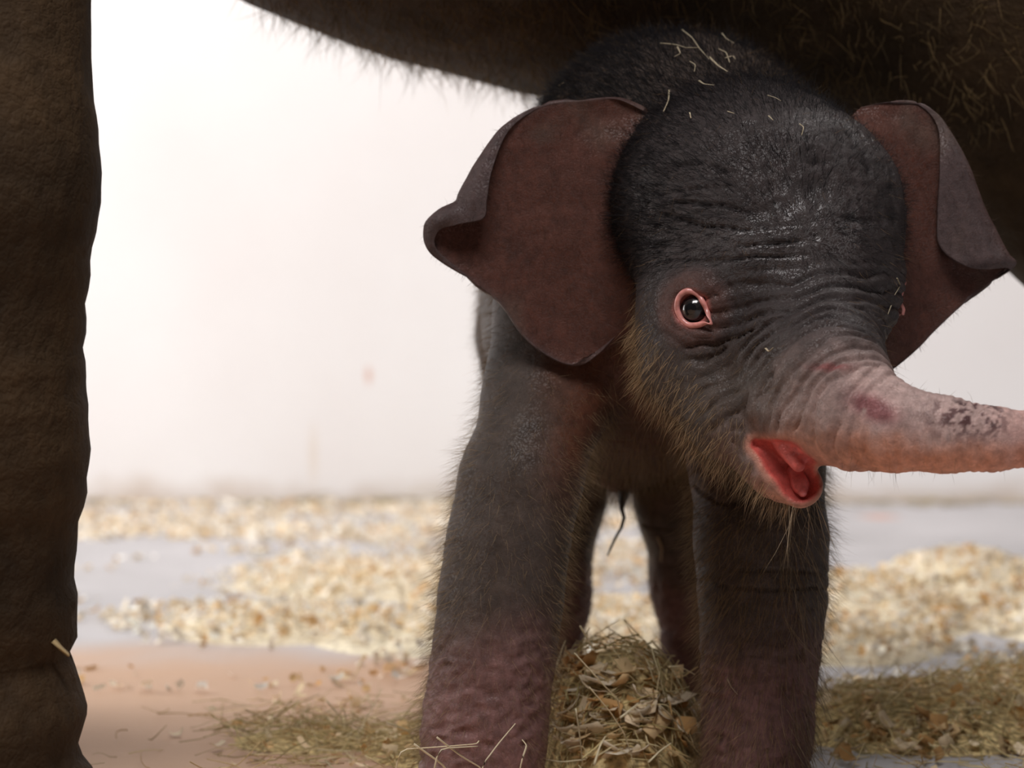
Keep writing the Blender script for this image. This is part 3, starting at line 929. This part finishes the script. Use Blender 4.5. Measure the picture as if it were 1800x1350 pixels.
def coat():
    x, y = pix(CV)
    QN = quad_normals(CV, CQ)
    head = smooth(3.04, 2.96, CV[:, 1]) * smooth(1050, 1095, x)
    t, dist, cp = axis_t(CV)
    trunkm = head * smooth(.50, .60, t)
    msd = mouth_sd(CV)
    eye = np.minimum(np.linalg.norm(CV - EYE_S, axis=1), np.linalg.norm(CV - EYE2_S, axis=1))
    clear = smooth(.022, .045, eye) * smooth(.004, .02, msd) * (1 - trunkm)
    facing = 1 - .65 * smooth(.35, .95, -vert_normals(CV, CQ)[:, 1])
    parts = []
    def add(dens, n, dirf, l0, l1, rad, c0, bend=.3, segs=3, curl=0.0, var=(.45, 1.25)):
        P, f = sample(CV, CQ, dens, n)
        nrm = QN[f]
        d_ = dirf(P, nrm) + RNG.normal(size=P.shape) * .22
        ln = RNG.uniform(l0, l1, n)
        c = np.array(c0) * RNG.uniform(var[0], var[1], (n, 1))
        bd = np.array([0, 0, -.35]) * bend + RNG.normal(size=P.shape) * .18
        parts.append(strands(P - nrm * .001, d_, ln, np.full(n, rad), bd, c, segs, curl))
    down = np.array([0, 0, -1.0])
    # short fuzz over body and legs
    add(clear * facing * (1 - .75 * head) * smooth(.02, .08, CV[:, 2]), 27000, lambda P, n: n * .75 + down * .55, .007, .024, .00017, (.30, .19, .10), segs=2)
    # longer pale fuzz low on the legs
    add((1 - head) * facing * smooth(.02, .06, CV[:, 2]) * smooth(.55, .35, CV[:, 2]) * smooth(3.4, 3.2, CV[:, 1]), 13000, lambda P, n: n * .9 + down * .55, .014, .036, .00014, (.46, .33, .19), segs=2)
    # black hair of the crown, sides of the head and neck
    brow = W(1410, 430, 2.80)
    def sweep(P, n):
        v = P - brow
        v = v - n * (v * n).sum(1, keepdims=True)
        v /= np.linalg.norm(v, axis=1, keepdims=True) + 1e-9
        return v + n * .28
    zone = smooth(520, 420, y) * smooth(3.30, 3.15, CV[:, 1]) * clear
    sidez = zone * (smooth(1260, 1120, x) * 1.6 + .35 + smooth(230, 150, y) * 1.3)
    add(sidez, 30000, sweep, .014, .042, .00027, (.018, .015, .017), .4)
    add(head * clear * smooth(480, 390, y) * smooth(1150, 1230, x), 7500, sweep, .006, .017, .00022, (.050, .043, .045), .3)
    # golden fringe along the cheek and jaw
    ln_ = ((x - 1100) * (880 - 545) - (y - 545) * (1385 - 1100)) / math.hypot(335, 285)
    fr = head * np.exp(-(np.maximum(ln_ - 2, 0) / 19.0) ** 2) * smooth(520, 580, y) * smooth(.006, .016, msd) * smooth(1440, 1400, x)
    add(fr, 5200, lambda P, n: n * .55 + np.array([-.28, -.15, -.8]), .012, .036, .00024, (.50, .34, .19), .5, var=(.35, 1.3))
    # a few long chin whiskers
    ch = head * smooth(850, 880, y) * smooth(1360, 1395, x) * smooth(1450, 1440, x) * smooth(.002, .008, msd)
    add(ch, 300, lambda P, n: n * .35 + np.array([.05, -.1, -1.0]), .025, .07, .00034, (.60, .48, .33), .3)
    # cheek fuzz
    add(head * clear * smooth(480, 560, y) * smooth(1360, 1260, x), 5000, lambda P, n: n * .5 + np.array([-.2, 0, -.7]), .006, .016, .00016, (.20, .13, .075))
    # shaggy belly
    be = smooth(3.2, 3.3, CV[:, 1]) * smooth(.50, .40, CV[:, 2]) * smooth(.26, .31, CV[:, 2])
    add(be, 5000, lambda P, n: n * .5 + down * .8, .018, .042, .00024, (.17, .105, .05))
    # ears: soft down
    for Ve, Qe in EARS:
        P, f = sample(Ve, Qe, np.ones(len(Ve)), 3600)
        n = quad_normals(Ve, Qe)[f]
        k = len(P)
        parts.append(strands(P, n * .6 + np.array([0, 0, -.3]) + RNG.normal(size=P.shape) * .3, RNG.uniform(.004, .012, k), np.full(k, .00014),
                             RNG.normal(size=P.shape) * .2, np.array([.17, .10, .07]) * RNG.uniform(.4, 1.2, (k, 1)), 2))
    Vs, Qs, Ts, Cs, n0 = [], [], [], [], 0
    for v, q, t_, c in parts:
        Vs.append(v); Qs.append(q + n0); Ts.append(t_ + n0); Cs.append(c); n0 += len(v)
    h = obj('hair', mk_mesh('hair', np.concatenate(Vs) - CALF_OFF, np.concatenate(Qs), np.concatenate(Ts), np.concatenate(Cs)), M_HAIR, CALF, kind='stuff')
    h['label'] = 'black crown hair and golden fuzz'
coat()

# ------------------------------------------------------------------ bedding
def tubes(P, rad, col, flat=1.0):
    """P: n x k x 3 polylines -> three-sided stems"""
    n, k, _ = P.shape
    T = np.gradient(P, axis=1); T /= np.linalg.norm(T, axis=2, keepdims=True) + 1e-9
    ref = np.where(np.abs(T[..., 2:3]) > .9, np.array([1.0, 0, 0]), np.array([0, 0, 1.0]))
    A = np.cross(T, ref); A /= np.linalg.norm(A, axis=2, keepdims=True) + 1e-9
    B = np.cross(T, A)
    r = np.broadcast_to(np.asarray(rad, float).reshape(-1, 1, 1), (n, k, 1)) * np.linspace(1.1, .6, k).reshape(1, k, 1)
    V = np.stack([P + (A * math.cos(a) + B * math.sin(a) * flat) * r for a in (0, 2.0944, 4.1888)], 2)   # n,k,3,3
    V = V.reshape(-1, 3)
    base = (np.arange(n) * k * 3)[:, None]
    Q, TT = [], []
    for s_ in range(k - 1):
        for a in range(3):
            b = (a + 1) % 3
            Q.append(base + np.array([s_ * 3 + a, s_ * 3 + b, s_ * 3 + 3 + b, s_ * 3 + 3 + a]))
    TT.append(base + np.array([2, 1, 0])); TT.append(base + np.array([(k - 1) * 3, (k - 1) * 3 + 1, (k - 1) * 3 + 2]))
    return V, np.concatenate(Q), np.concatenate(TT), np.repeat(col, k * 3, 0)

def flakes(P, size, col, normal_tilt=.8):
    """curled ribbons of shaved wood: four cross-rows each"""
    n = len(P); k = 5
    u = RNG.normal(size=(n, 3)); u[:, 2] *= normal_tilt * .6; u /= np.linalg.norm(u, axis=1, keepdims=True)
    w = np.cross(u, np.array([0, 0, 1.0]) + RNG.normal(size=(n, 3)) * .5); w /= np.linalg.norm(w, axis=1, keepdims=True) + 1e-9
    t = np.cross(w, u)
    t = np.where(t[:, 2:3] < 0, -t, t)
    curl = RNG.uniform(.3, 2.6, n)
    wd = size * RNG.uniform(.3, .75, n)
    V = np.zeros((n, k, 2, 3))
    for j in range(k):
        a = (j / (k - 1) - .5)
        ang = a * curl
        R_ = size / curl
        c = P + u * (np.sin(ang) * R_)[:, None] + t * ((np.cos(ang) - 1) * R_)[:, None] * -1.0
        sk = 1 - .5 * abs(a) * RNG.uniform(.2, 1.6, n)
        V[:, j, 0] = c - w * (wd * .5 * sk)[:, None]; V[:, j, 1] = c + w * (wd * .5 * sk)[:, None]
    base = (np.arange(n) * k * 2)[:, None]
    Q = np.concatenate([base + np.array([j * 2, j * 2 + 1, j * 2 + 3, j * 2 + 2]) for j in range(k - 1)])
    return V.reshape(-1, 3), Q, np.repeat(col, k * 2, 0)

HAY = np.array([[.62, .47, .24], [.46, .37, .16], [.78, .66, .40], [.54, .35, .15], [.70, .58, .30]])
WOOD = np.array([[.89, .79, .64], [.93, .88, .80], [.84, .66, .42], [.68, .43, .20], [.91, .84, .72]])
def pick(T, n, lo=.7, hi=1.15, p=None):
    return np.clip(T[RNG.choice(len(T), n, p=p)] * RNG.uniform(lo, hi, (n, 1)), 0, 1)

MOUNDS = [  # x, y, rx, ry, height
    (.130, 3.17, .125, .16, .150), (.56, 3.42, .20, .20, .055), (.74, 3.55, .22, .2, .06), (-.10, 3.26, .10, .14, .022), (-.26, 3.34, .16, .14, .010)]
HEAPS = [(.66, 4.75, .22, .45, .055), (.90, 4.95, .20, .4, .085), (1.05, 4.6, .25, .4, .05), (.55, 4.3, .2, .3, .03), (.1, 4.5, .35, .4, .03), (-.15, 4.40, .22, .3, .030), (-.42, 4.52, .25, .3, .015), (-.2, 5.2, .5, .4, .012)]
def bump(L, X, Y):
    z = np.zeros_like(X)
    for x0, y0, rx, ry, h in L:
        z = np.maximum(z, h * np.clip(1 - ((X - x0) / rx) ** 2 - ((Y - y0) / ry) ** 2, 0, 1) ** .75)
    return z

def heap_mesh(name, L, lo, hi, h, mat, seed):
    xs = np.arange(lo[0], hi[0], h); ys = np.arange(lo[1], hi[1], h)
    X, Y = np.meshgrid(xs, ys, indexing='ij')
    P = np.stack([X.ravel(), Y.ravel(), np.zeros(X.size)], 1)
    z = bump(L, X.ravel(), Y.ravel())
    P[:, 2] = z - .006 + smooth(0, .02, z) * .006 * fbm(P, 60, 2, seed)
    g = np.arange(X.size).reshape(X.shape)
    Q = np.stack([g[:-1, :-1], g[1:, :-1], g[1:, 1:], g[:-1, 1:]], -1).reshape(-1, 4)
    Q = Q[(P[Q, 2] > -.004).any(1)]
    return P, Q

def clear_of(P):
    q = P + np.array([0, 0, .02])
    return (calf_base(q) > .004) & (F_MOTHER(q) > .006)

def bedding():
    # ---- wood shavings strewn over the floor
    n = 40000
    X = RNG.uniform(-1.75, 1.45, n); Y = 3.75 + (YW - 3.8) * RNG.uniform(0, 1, n) ** 1.1
    P = np.stack([X, Y, np.zeros(n)], 1)
    den = smooth(-.12, .30, fbm(P, (2.2, 3.0, 1), 3, 201) + .10)
    hb = bump(HEAPS, X, Y)
    den = np.maximum(den * np.where(X > .35, smooth(5.3, 4.9, Y) * 1.0, .85), smooth(.0, .012, hb))
    den *= np.where(X > .35, smooth(5.6, 5.2, Y) + .03, 1.0)
    den *= 1 - .72 * smooth(.30, -.0, X) * smooth(4.25, 4.05, Y + .25 * vnoise(P, 5, 9))
    keep = RNG.uniform(size=n) < den
    keep &= clear_of(P)
    P = P[keep]; hb = hb[keep]
    P[:, 2] = hb + RNG.uniform(.001, .011, len(P))
    sz = RNG.uniform(.010, .030, len(P))
    V, Q, C = flakes(P, sz, pick(WOOD, len(P), p=[.28, .25, .22, .11, .14]))
    V[:, 2] = np.maximum(V[:, 2], .0005)
    sh = obj('wood_shavings', mk_mesh('wood_shavings', V, Q, col=C), M_SHAVE)
    tag(sh, 'pale curled wood shavings strewn over the floor towards the white wall', 'shavings', kind='stuff')
    Ph, Qh = heap_mesh('heap', HEAPS, (-1.6, 3.8), (1.4, 5.8), .02, None, 5)
    hp = obj('shavings_heap', mk_mesh('shavings_heap', Ph, Qh), mat_plain('packed_shavings', (.80, .68, .52), .9, .1, 0, 90, .35, .004), sh)
    hp['kind'] = 'stuff'
    # ---- tangled hay
    n = 9000
    X = RNG.uniform(-.75, 1.05, n); Y = RNG.uniform(2.85, 3.95, n)
    P = np.stack([X, Y, np.zeros(n)], 1)
    z = bump(MOUNDS, X, Y)
    keep = RNG.uniform(size=n) < np.maximum(smooth(0, .01, z), .22 * smooth(3.75, 3.5, Y) * smooth(-.6, -.2, X))
    keep &= clear_of(np.stack([X, Y, z], 1))
    P = P[keep]; z = z[keep]; m = len(P)
    L = RNG.uniform(.025, .11, m)
    a = RNG.uniform(0, 2 * math.pi, m); el = RNG.normal(0, .28, m)
    D = np.stack([np.cos(a) * np.cos(el), np.sin(a) * np.cos(el), np.sin(el)], 1)
    K = 5
    pts = np.zeros((m, K, 3))
    kink = RNG.normal(size=(m, 3)) * .35
    for j in range(K):
        s_ = j / (K - 1) - .5
        pts[:, j] = P + D * (L * s_)[:, None] + kink * (L * (abs(s_) ** 1.5))[:, None]
    # follow the ground
    gz = bump(MOUNDS, pts[..., 0].ravel(), pts[..., 1].ravel()).reshape(m, K)
    lift = pts[..., 2]
    pts[..., 2] = np.maximum(gz + .003 + RNG.uniform(0, .012, m)[:, None] + np.clip(lift, -.004, .03), .001)
    V, Q, T, C = tubes(pts, RNG.uniform(.0004, .0011, m), pick(HAY, m, .7, 1.25))
    ho = obj('loose_hay', mk_mesh('loose_hay', V, Q, T, C), M_STRAW)
    tag(ho, 'tangled dry hay strewn and heaped around the feet of the calf', 'hay', kind='stuff')
    Ph, Qh = heap_mesh('heap', MOUNDS, (-.6, 2.9), (1.05, 3.95), .012, None, 6)
    hp = obj('packed_hay', mk_mesh('packed_hay', Ph, Qh), mat_plain('packed_hay', (.62, .46, .23), .95, .05, 0, 110, .7, .006), ho)
    hp['kind'] = 'stuff'
    n = 2600
    X = RNG.uniform(-.6, 1.0, n); Y = RNG.uniform(2.9, 3.9, n)
    z = bump(MOUNDS, X, Y)
    k = RNG.uniform(size=n) < np.maximum(smooth(0, .012, z), .25 * smooth(-.5, -.2, X))
    P = np.stack([X, Y, z + RNG.uniform(.002, .009, n)], 1)[k]
    V, Q, C = flakes(P, RNG.uniform(.008, .026, len(P)), pick(WOOD * np.array([.95, .85, .68]), len(P), .75, 1.15, [.25, .2, .22, .15, .18]))
    V[:, 2] = np.maximum(V[:, 2], .0005)
    fo = obj('flake_litter', mk_mesh('flake_litter', V, Q, col=C), M_SHAVE, ho); fo['kind'] = 'stuff'
    # ---- dusty hay swept against the foot of the wall
    m = 900
    X = RNG.uniform(-1.7, 1.5, m); 
    k = RNG.uniform(size=m) < np.where(X > .3, .25, .3 + .7 * smooth(-.9, -.2, X))
    X = X[k]; m = len(X)
    P = np.stack([X, YW - .015 - RNG.exponential(.05, m), RNG.exponential(.004, m) + .002], 1)
    P[:, 1] = np.minimum(P[:, 1], YW - .012)
    a = RNG.uniform(0, 6.28, m); L = RNG.uniform(.03, .16, m)
    D = np.stack([np.cos(a), np.sin(a) * .25, np.abs(RNG.normal(0, .12, m))], 1)
    pts = np.stack([P + D * (L * s_)[:, None] for s_ in (-.5, -.15, .2, .5)], 1)
    pts[..., 1] = np.minimum(pts[..., 1], YW - .004); pts[..., 2] = np.maximum(pts[..., 2], .001)
    V, Q, T, C = tubes(pts, np.full(m, .0016), pick(HAY, m, .5, 1.0))
    wo = obj('swept_hay', mk_mesh('swept_hay', V, Q, T, C), M_STRAW)
    tag(wo, 'thin line of swept hay lying along the foot of the white wall', 'hay', kind='stuff')
bedding()

# ------------------------------------------------------------------ single stems and flakes one can pick out
def stem(name, pts, rad, col, label, cat, group, parent_tilt=None):
    pts = np.array(pts, float)
    # resample smoothly
    m = len(pts)
    s_ = np.linspace(0, m - 1 - 1e-9, max(8, m * 4)); i = s_.astype(int); t = (s_ - i)[:, None]
    P = pts[i] * (1 - t) + pts[np.minimum(i + 1, m - 1)] * t
    P[1:-1] = P[1:-1] * .5 + (P[:-2] + P[2:]) * .25
    o = P[0].copy(); o[2] = min(P[:, 2].min(), o[2])
    V, Q, T, C = tubes(P[None], np.array([rad]), np.array([col]), .6)
    ob = obj(name, mk_mesh(name, V - o, Q, T, C), M_STRAW, loc=tuple(o))
    return tag(ob, label, cat, group)

def flake(P, size, col, label, group, tilt=.8):
    V, Q, C = flakes(np.array([P]), np.array([size]), np.array([col]), tilt)
    ob = obj('wood_shaving', mk_mesh('wood_shaving', V - P, Q, col=C), M_SHAVE, loc=tuple(P))
    sol = ob.modifiers.new('thickness', 'SOLIDIFY'); sol.thickness = .0008
    return tag(ob, label, 'wood shaving', group)

def gpt(px, py):      # a point of the bedding under that spot, found by walking along the sight line
    Y = 2.6
    while Y < 7:
        p = W(px, py, Y)
        if p[2] <= max(bump(MOUNDS, np.array([p[0]]), np.array([p[1]]))[0], 0) + .004:
            return p
        Y += .01
    return p

HAY_WORD = ['golden', 'olive green', 'pale cream', 'brown', 'straw yellow']
WOOD_WORD = ['pale tan', 'creamy white', 'orange tan', 'brown', 'light beige']

def singles():
    # stems caught in the coat of head and back
    bits = [((1160, 84), (1185, 86), (1206, 92)), ((1198, 60), (1216, 74), (1228, 92), (1246, 112)), ((1230, 42), (1234, 52), (1226, 58)), ((1246, 108), (1262, 124), (1278, 134)),
            ((1268, 66), (1276, 76), (1290, 84)), ((1262, 94), (1276, 100), (1282, 118)), ((1176, 166), (1175, 184), (1166, 204)), ((1212, 116), (1222, 122), (1220, 134)),
            ((1190, 90), (1196, 102), (1184, 108)), ((1206, 92), (1228, 92)), ((1274, 110), (1288, 106), (1292, 112)), ((1348, 176), (1362, 180), (1372, 186)), ((1350, 212), (1358, 220)),
            ((1278, 204), (1290, 208)), ((1064, 46), (1076, 44)), ((1120, 44), (1132, 48), (1144, 42)), ((982, 158), (992, 152)), ((964, 190), (972, 198)),
            ((1228, 150), (1236, 156), (1254, 158)), ((1404, 226), (1412, 232), (1408, 246)), ((1212, 206), (1214, 216)), ((1345, 620), (1350, 626), (1358, 619))]
    for k, b in enumerate(bits):
        pts = []
        for q in b:
            p = march(calf_f, *q)
            if p is None: continue
            pts.append(p + np.array([0, -.006, .005]))
        if len(pts) < 2: continue
        stem('straw_bit', pts, .0011 if k % 3 else .0015, np.array([.62, .52, .36]) * random.uniform(.75, 1.2),
             'short pale straw bit caught in the dark hair of the calf', 'straw', 'straw bits on the calf')
    for b in (((1572, 492), (1578, 505), (1568, 522)), ((1562, 540), (1556, 556))):
        pts = [march(calf_f, *q) for q in b]
        pts = [p + np.array([.002, -.006, .002]) for p in pts if p is not None]
        if len(pts) > 1:
            stem('straw_bit', pts, .0011, np.array([.45, .38, .26]), 'pale straw wisp stuck beside the half hidden far eye of the calf', 'straw', 'straw wisps by the far eye')
    p = [march(calf_f, *q) + np.array([0, -.005, 0]) for q in ((1278, 1192), (1284, 1206), (1296, 1220))]
    stem('straw_bit', p, .0012, np.array([.62, .48, .34]), 'short straw bit clinging to the front leg below the chin', 'straw', None)
    p = march(calf_f, 1160, 962)
    if p is not None:
        stem('wood_shaving', [p + np.array([-.004, -.008, .016]), p + np.array([.003, -.008, 0]), p + np.array([.001, -.008, -.02])], .0035, np.array([.52, .36, .22]), 'single curled flake stuck on a hind leg of the calf', 'wood shaving', None)
    p = march(F_MOTHER, 104, 1134)
    if p is not None:
        stem('wood_shaving', [p + np.array([-.008, -.008, .008]), p + np.array([.001, -.010, 0]), p + np.array([.012, -.008, -.010])], .0060, np.array([.66, .50, .26]), 'pale flake of bedding stuck to the thick brown leg of the adult', 'wood shaving', None)
    # stems lying on the mound between the front legs
    G = 'hay stems on the mound between the front legs'
    LB = 'long pale bent hay stem on the mound between the front legs of the calf'
    hand = [((1010, 1148), (1062, 1205), (1086, 1228), (1092, 1275)), ((1036, 1208), (1072, 1250), (1098, 1290), (1116, 1350)), ((928, 1190), (956, 1190), (990, 1202)),
            ((975, 1182), (988, 1140), (994, 1126)), ((922, 1350), (960, 1300), (1000, 1282), (1060, 1290)), ((1012, 1246), (1020, 1300), (1024, 1345)), ((1044, 1345), (1054, 1312), (1064, 1294)),
            ((1160, 1240), (1200, 1280), (1230, 1320)), ((1140, 1340), (1160, 1320), (1180, 1306)), ((920, 1234), (960, 1218), (985, 1210)), ((1020, 1100), (1040, 1135), (1048, 1148)),
            ((1176, 1172), (1196, 1172), (1222, 1186)), ((940, 1330), (985, 1340), (1030, 1335)), ((1090, 1262), (1110, 1246), (1122, 1236))]
    for h in hand:
        base = gpt(*h[-1] if h[-1][1] > h[0][1] else h[0])
        n_ = len(h)
        pts = [W(q[0], q[1], min(base[1], 3.12) - .05 + .012 * k) for k, q in enumerate(h)]
        pts = [np.array([p[0], p[1], max(p[2], bump(MOUNDS, p[0:1], p[1:2])[0] + .004)]) for p in pts]
        stem('hay_stem', pts, random.uniform(.0016, .0022), np.clip(np.array([.90, .79, .54]) * random.uniform(.85, 1.08), 0, 1), LB, 'hay stem', G)
    for k in range(90):
        px, py = random.uniform(965, 1235), random.uniform(1180, 1345)
        p = gpt(px, py)
        a = random.uniform(0, 6.28); L = random.uniform(.03, .09)
        d_ = np.array([math.cos(a), math.sin(a) * .6, random.gauss(.1, .25)]) * L / 2
        c = p + np.array([0, -.005, .012]); b = c + np.array([random.gauss(0, .006), 0, random.gauss(.004, .006)])
        pts = [c - d_, b, c + d_]
        pts = [np.array([q[0], q[1], max(q[2], bump(MOUNDS, q[0:1], q[1:2])[0] + .003)]) for q in pts]
        stem('hay_stem', pts, random.uniform(.0009, .0019), np.clip(HAY[k % 5] * random.uniform(.85, 1.4), 0, 1), HAY_WORD[k % 5] + ' short hay stem on the mound between the front legs of the calf', 'hay stem', G)
    # wood flakes on the mound
    for k in range(80):
        px, py = random.uniform(965, 1240), random.uniform(1170, 1345)
        p = gpt(px, py) + np.array([0, -.004, .010])
        flake(p, random.uniform(.016, .046), np.clip(WOOD[k % 5] * random.uniform(.8, 1.1) * np.array([.98, .9, .76]), 0, 1),
              WOOD_WORD[k % 5] + ' thin wood shaving mixed into the hay mound between the front legs', 'wood shavings on the mound')
    # long stems in front of the left front foot
    G = 'long hay stems in front of the foot'
    LB = 'long pale hay stem crossing in front of the wrinkled pink foot of the calf'
    hand = [((768, 1296), (812, 1330), (850, 1352)), ((768, 1316), (840, 1312)), ((848, 1345), (878, 1305), (906, 1272)), ((728, 1308), (780, 1345), (795, 1370)), ((916, 1340), (926, 1310), (918, 1300)), ((700, 1318), (760, 1314), (838, 1308), (842, 1302))]
    for h in hand:
        pts = [W(q[0], q[1], 2.80 + .01 * k) for k, q in enumerate(h)]
        pts = [np.array([p[0], p[1], max(p[2], .004)]) for p in pts]
        if len(pts) > 1:
            # root the stem in the bedding
            low = min(range(len(pts)), key=lambda i: pts[i][2])
            ft_ = pts[low] + np.array([.01 if low else -.01, .015, -pts[low][2] + .004])
            pts = ([ft_] + pts) if low == 0 else (pts + [ft_])
        stem('hay_stem', pts, random.uniform(.0016, .0021), np.array([.84, .72, .50]) * random.uniform(.85, 1.1), LB, 'hay stem', G)
    # hay left of the foot
    G = 'hay stems beside the foot'
    LB = 'long pale hay stem on the trodden floor between the calf and the thick adult leg'
    hand = [((625, 1300), (640, 1272), (672, 1210)), ((575, 1232), (610, 1275), (640, 1292)), ((560, 1318), (640, 1322), (700, 1312)), ((640, 1150), (628, 1180), (620, 1200)), ((680, 1270), (720, 1285), (742, 1330)), ((530, 1340), (600, 1330), (660, 1335))]
    for h in hand:
        lowp = max(h, key=lambda q: q[1]); base = gpt(*lowp)
        pts = [W(q[0], q[1], base[1] + .01 * k) for k, q in enumerate(h)]
        pts = [np.array([p[0], p[1], max(p[2], .003)]) for p in pts]
        stem('hay_stem', pts, random.uniform(.0014, .0020), np.array([.80, .68, .44]) * random.uniform(.8, 1.1), LB, 'hay stem', G)
    for k in range(70):
        px, py = random.uniform(380, 775), random.uniform(1235, 1345)
        p = gpt(px, py)
        a = random.uniform(0, 6.28); L = random.uniform(.04, .11)
        d_ = np.array([math.cos(a), math.sin(a), abs(random.gauss(0, .25))]) * L / 2
        pts = [p - d_, p + np.array([0, 0, .006]), p + d_]
        pts = [np.array([q[0], q[1], max(q[2], bump(MOUNDS, q[0:1], q[1:2])[0] + .003)]) for q in pts]
        stem('hay_stem', pts, random.uniform(.0008, .0014), np.clip(HAY[k % 5] * random.uniform(.9, 1.3), 0, 1), HAY_WORD[k % 5] + ' short hay stem on the trodden floor between calf and thick adult leg', 'hay stem', G)
    # hay right of the legs
    G = 'hay stems on the far mound'
    LB = 'long bent hay stem on the low brown mound under the outstretched trunk'
    hand = [((1455, 1345), (1475, 1300), (1498, 1284)), ((1490, 1200), (1470, 1165), (1450, 1150)), ((1760, 1236), (1790, 1252), (1815, 1262))]
    for h in hand:
        lowp = max(h, key=lambda q: q[1]); base = gpt(*lowp)
        pts = [W(q[0], q[1], base[1] + .01 * k) for k, q in enumerate(h)]
        stem('hay_stem', pts, random.uniform(.0010, .0014), np.array([.62, .48, .26]) * random.uniform(.8, 1.1), LB, 'hay stem', G)
    for k in range(34):
        px, py = random.uniform(1440, 1790), random.uniform(1225, 1345)
        p = gpt(px, py)
        a = random.uniform(0, 6.28); L = random.uniform(.04, .10)
        d_ = np.array([math.cos(a), math.sin(a), abs(random.gauss(0, .3))]) * L / 2
        pts = [p - d_, p + np.array([0, 0, .008]), p + d_]
        pts = [np.array([q[0], q[1], max(q[2], bump(MOUNDS, q[0:1], q[1:2])[0] + .003)]) for q in pts]
        stem('hay_stem', pts, random.uniform(.0008, .0014), np.clip(HAY[k % 5] * random.uniform(.7, 1.1), 0, 1), HAY_WORD[k % 5] + ' short hay stem on the low brown mound under the outstretched trunk', 'hay stem', G)
    for k in range(40):
        px, py = random.uniform(1440, 1795), random.uniform(1230, 1345)
        p = gpt(px, py) + np.array([0, -.004, .008])
        flake(p, random.uniform(.014, .036), np.clip(WOOD[(0, 2, 3)[k % 3]] * random.uniform(.55, .95) * np.array([.9, .8, .65]), 0, 1),
              WOOD_WORD[(0, 2, 3)[k % 3]] + ' wood flake on the low hay mound under the outstretched trunk', 'wood flakes on the far mound')
singles()
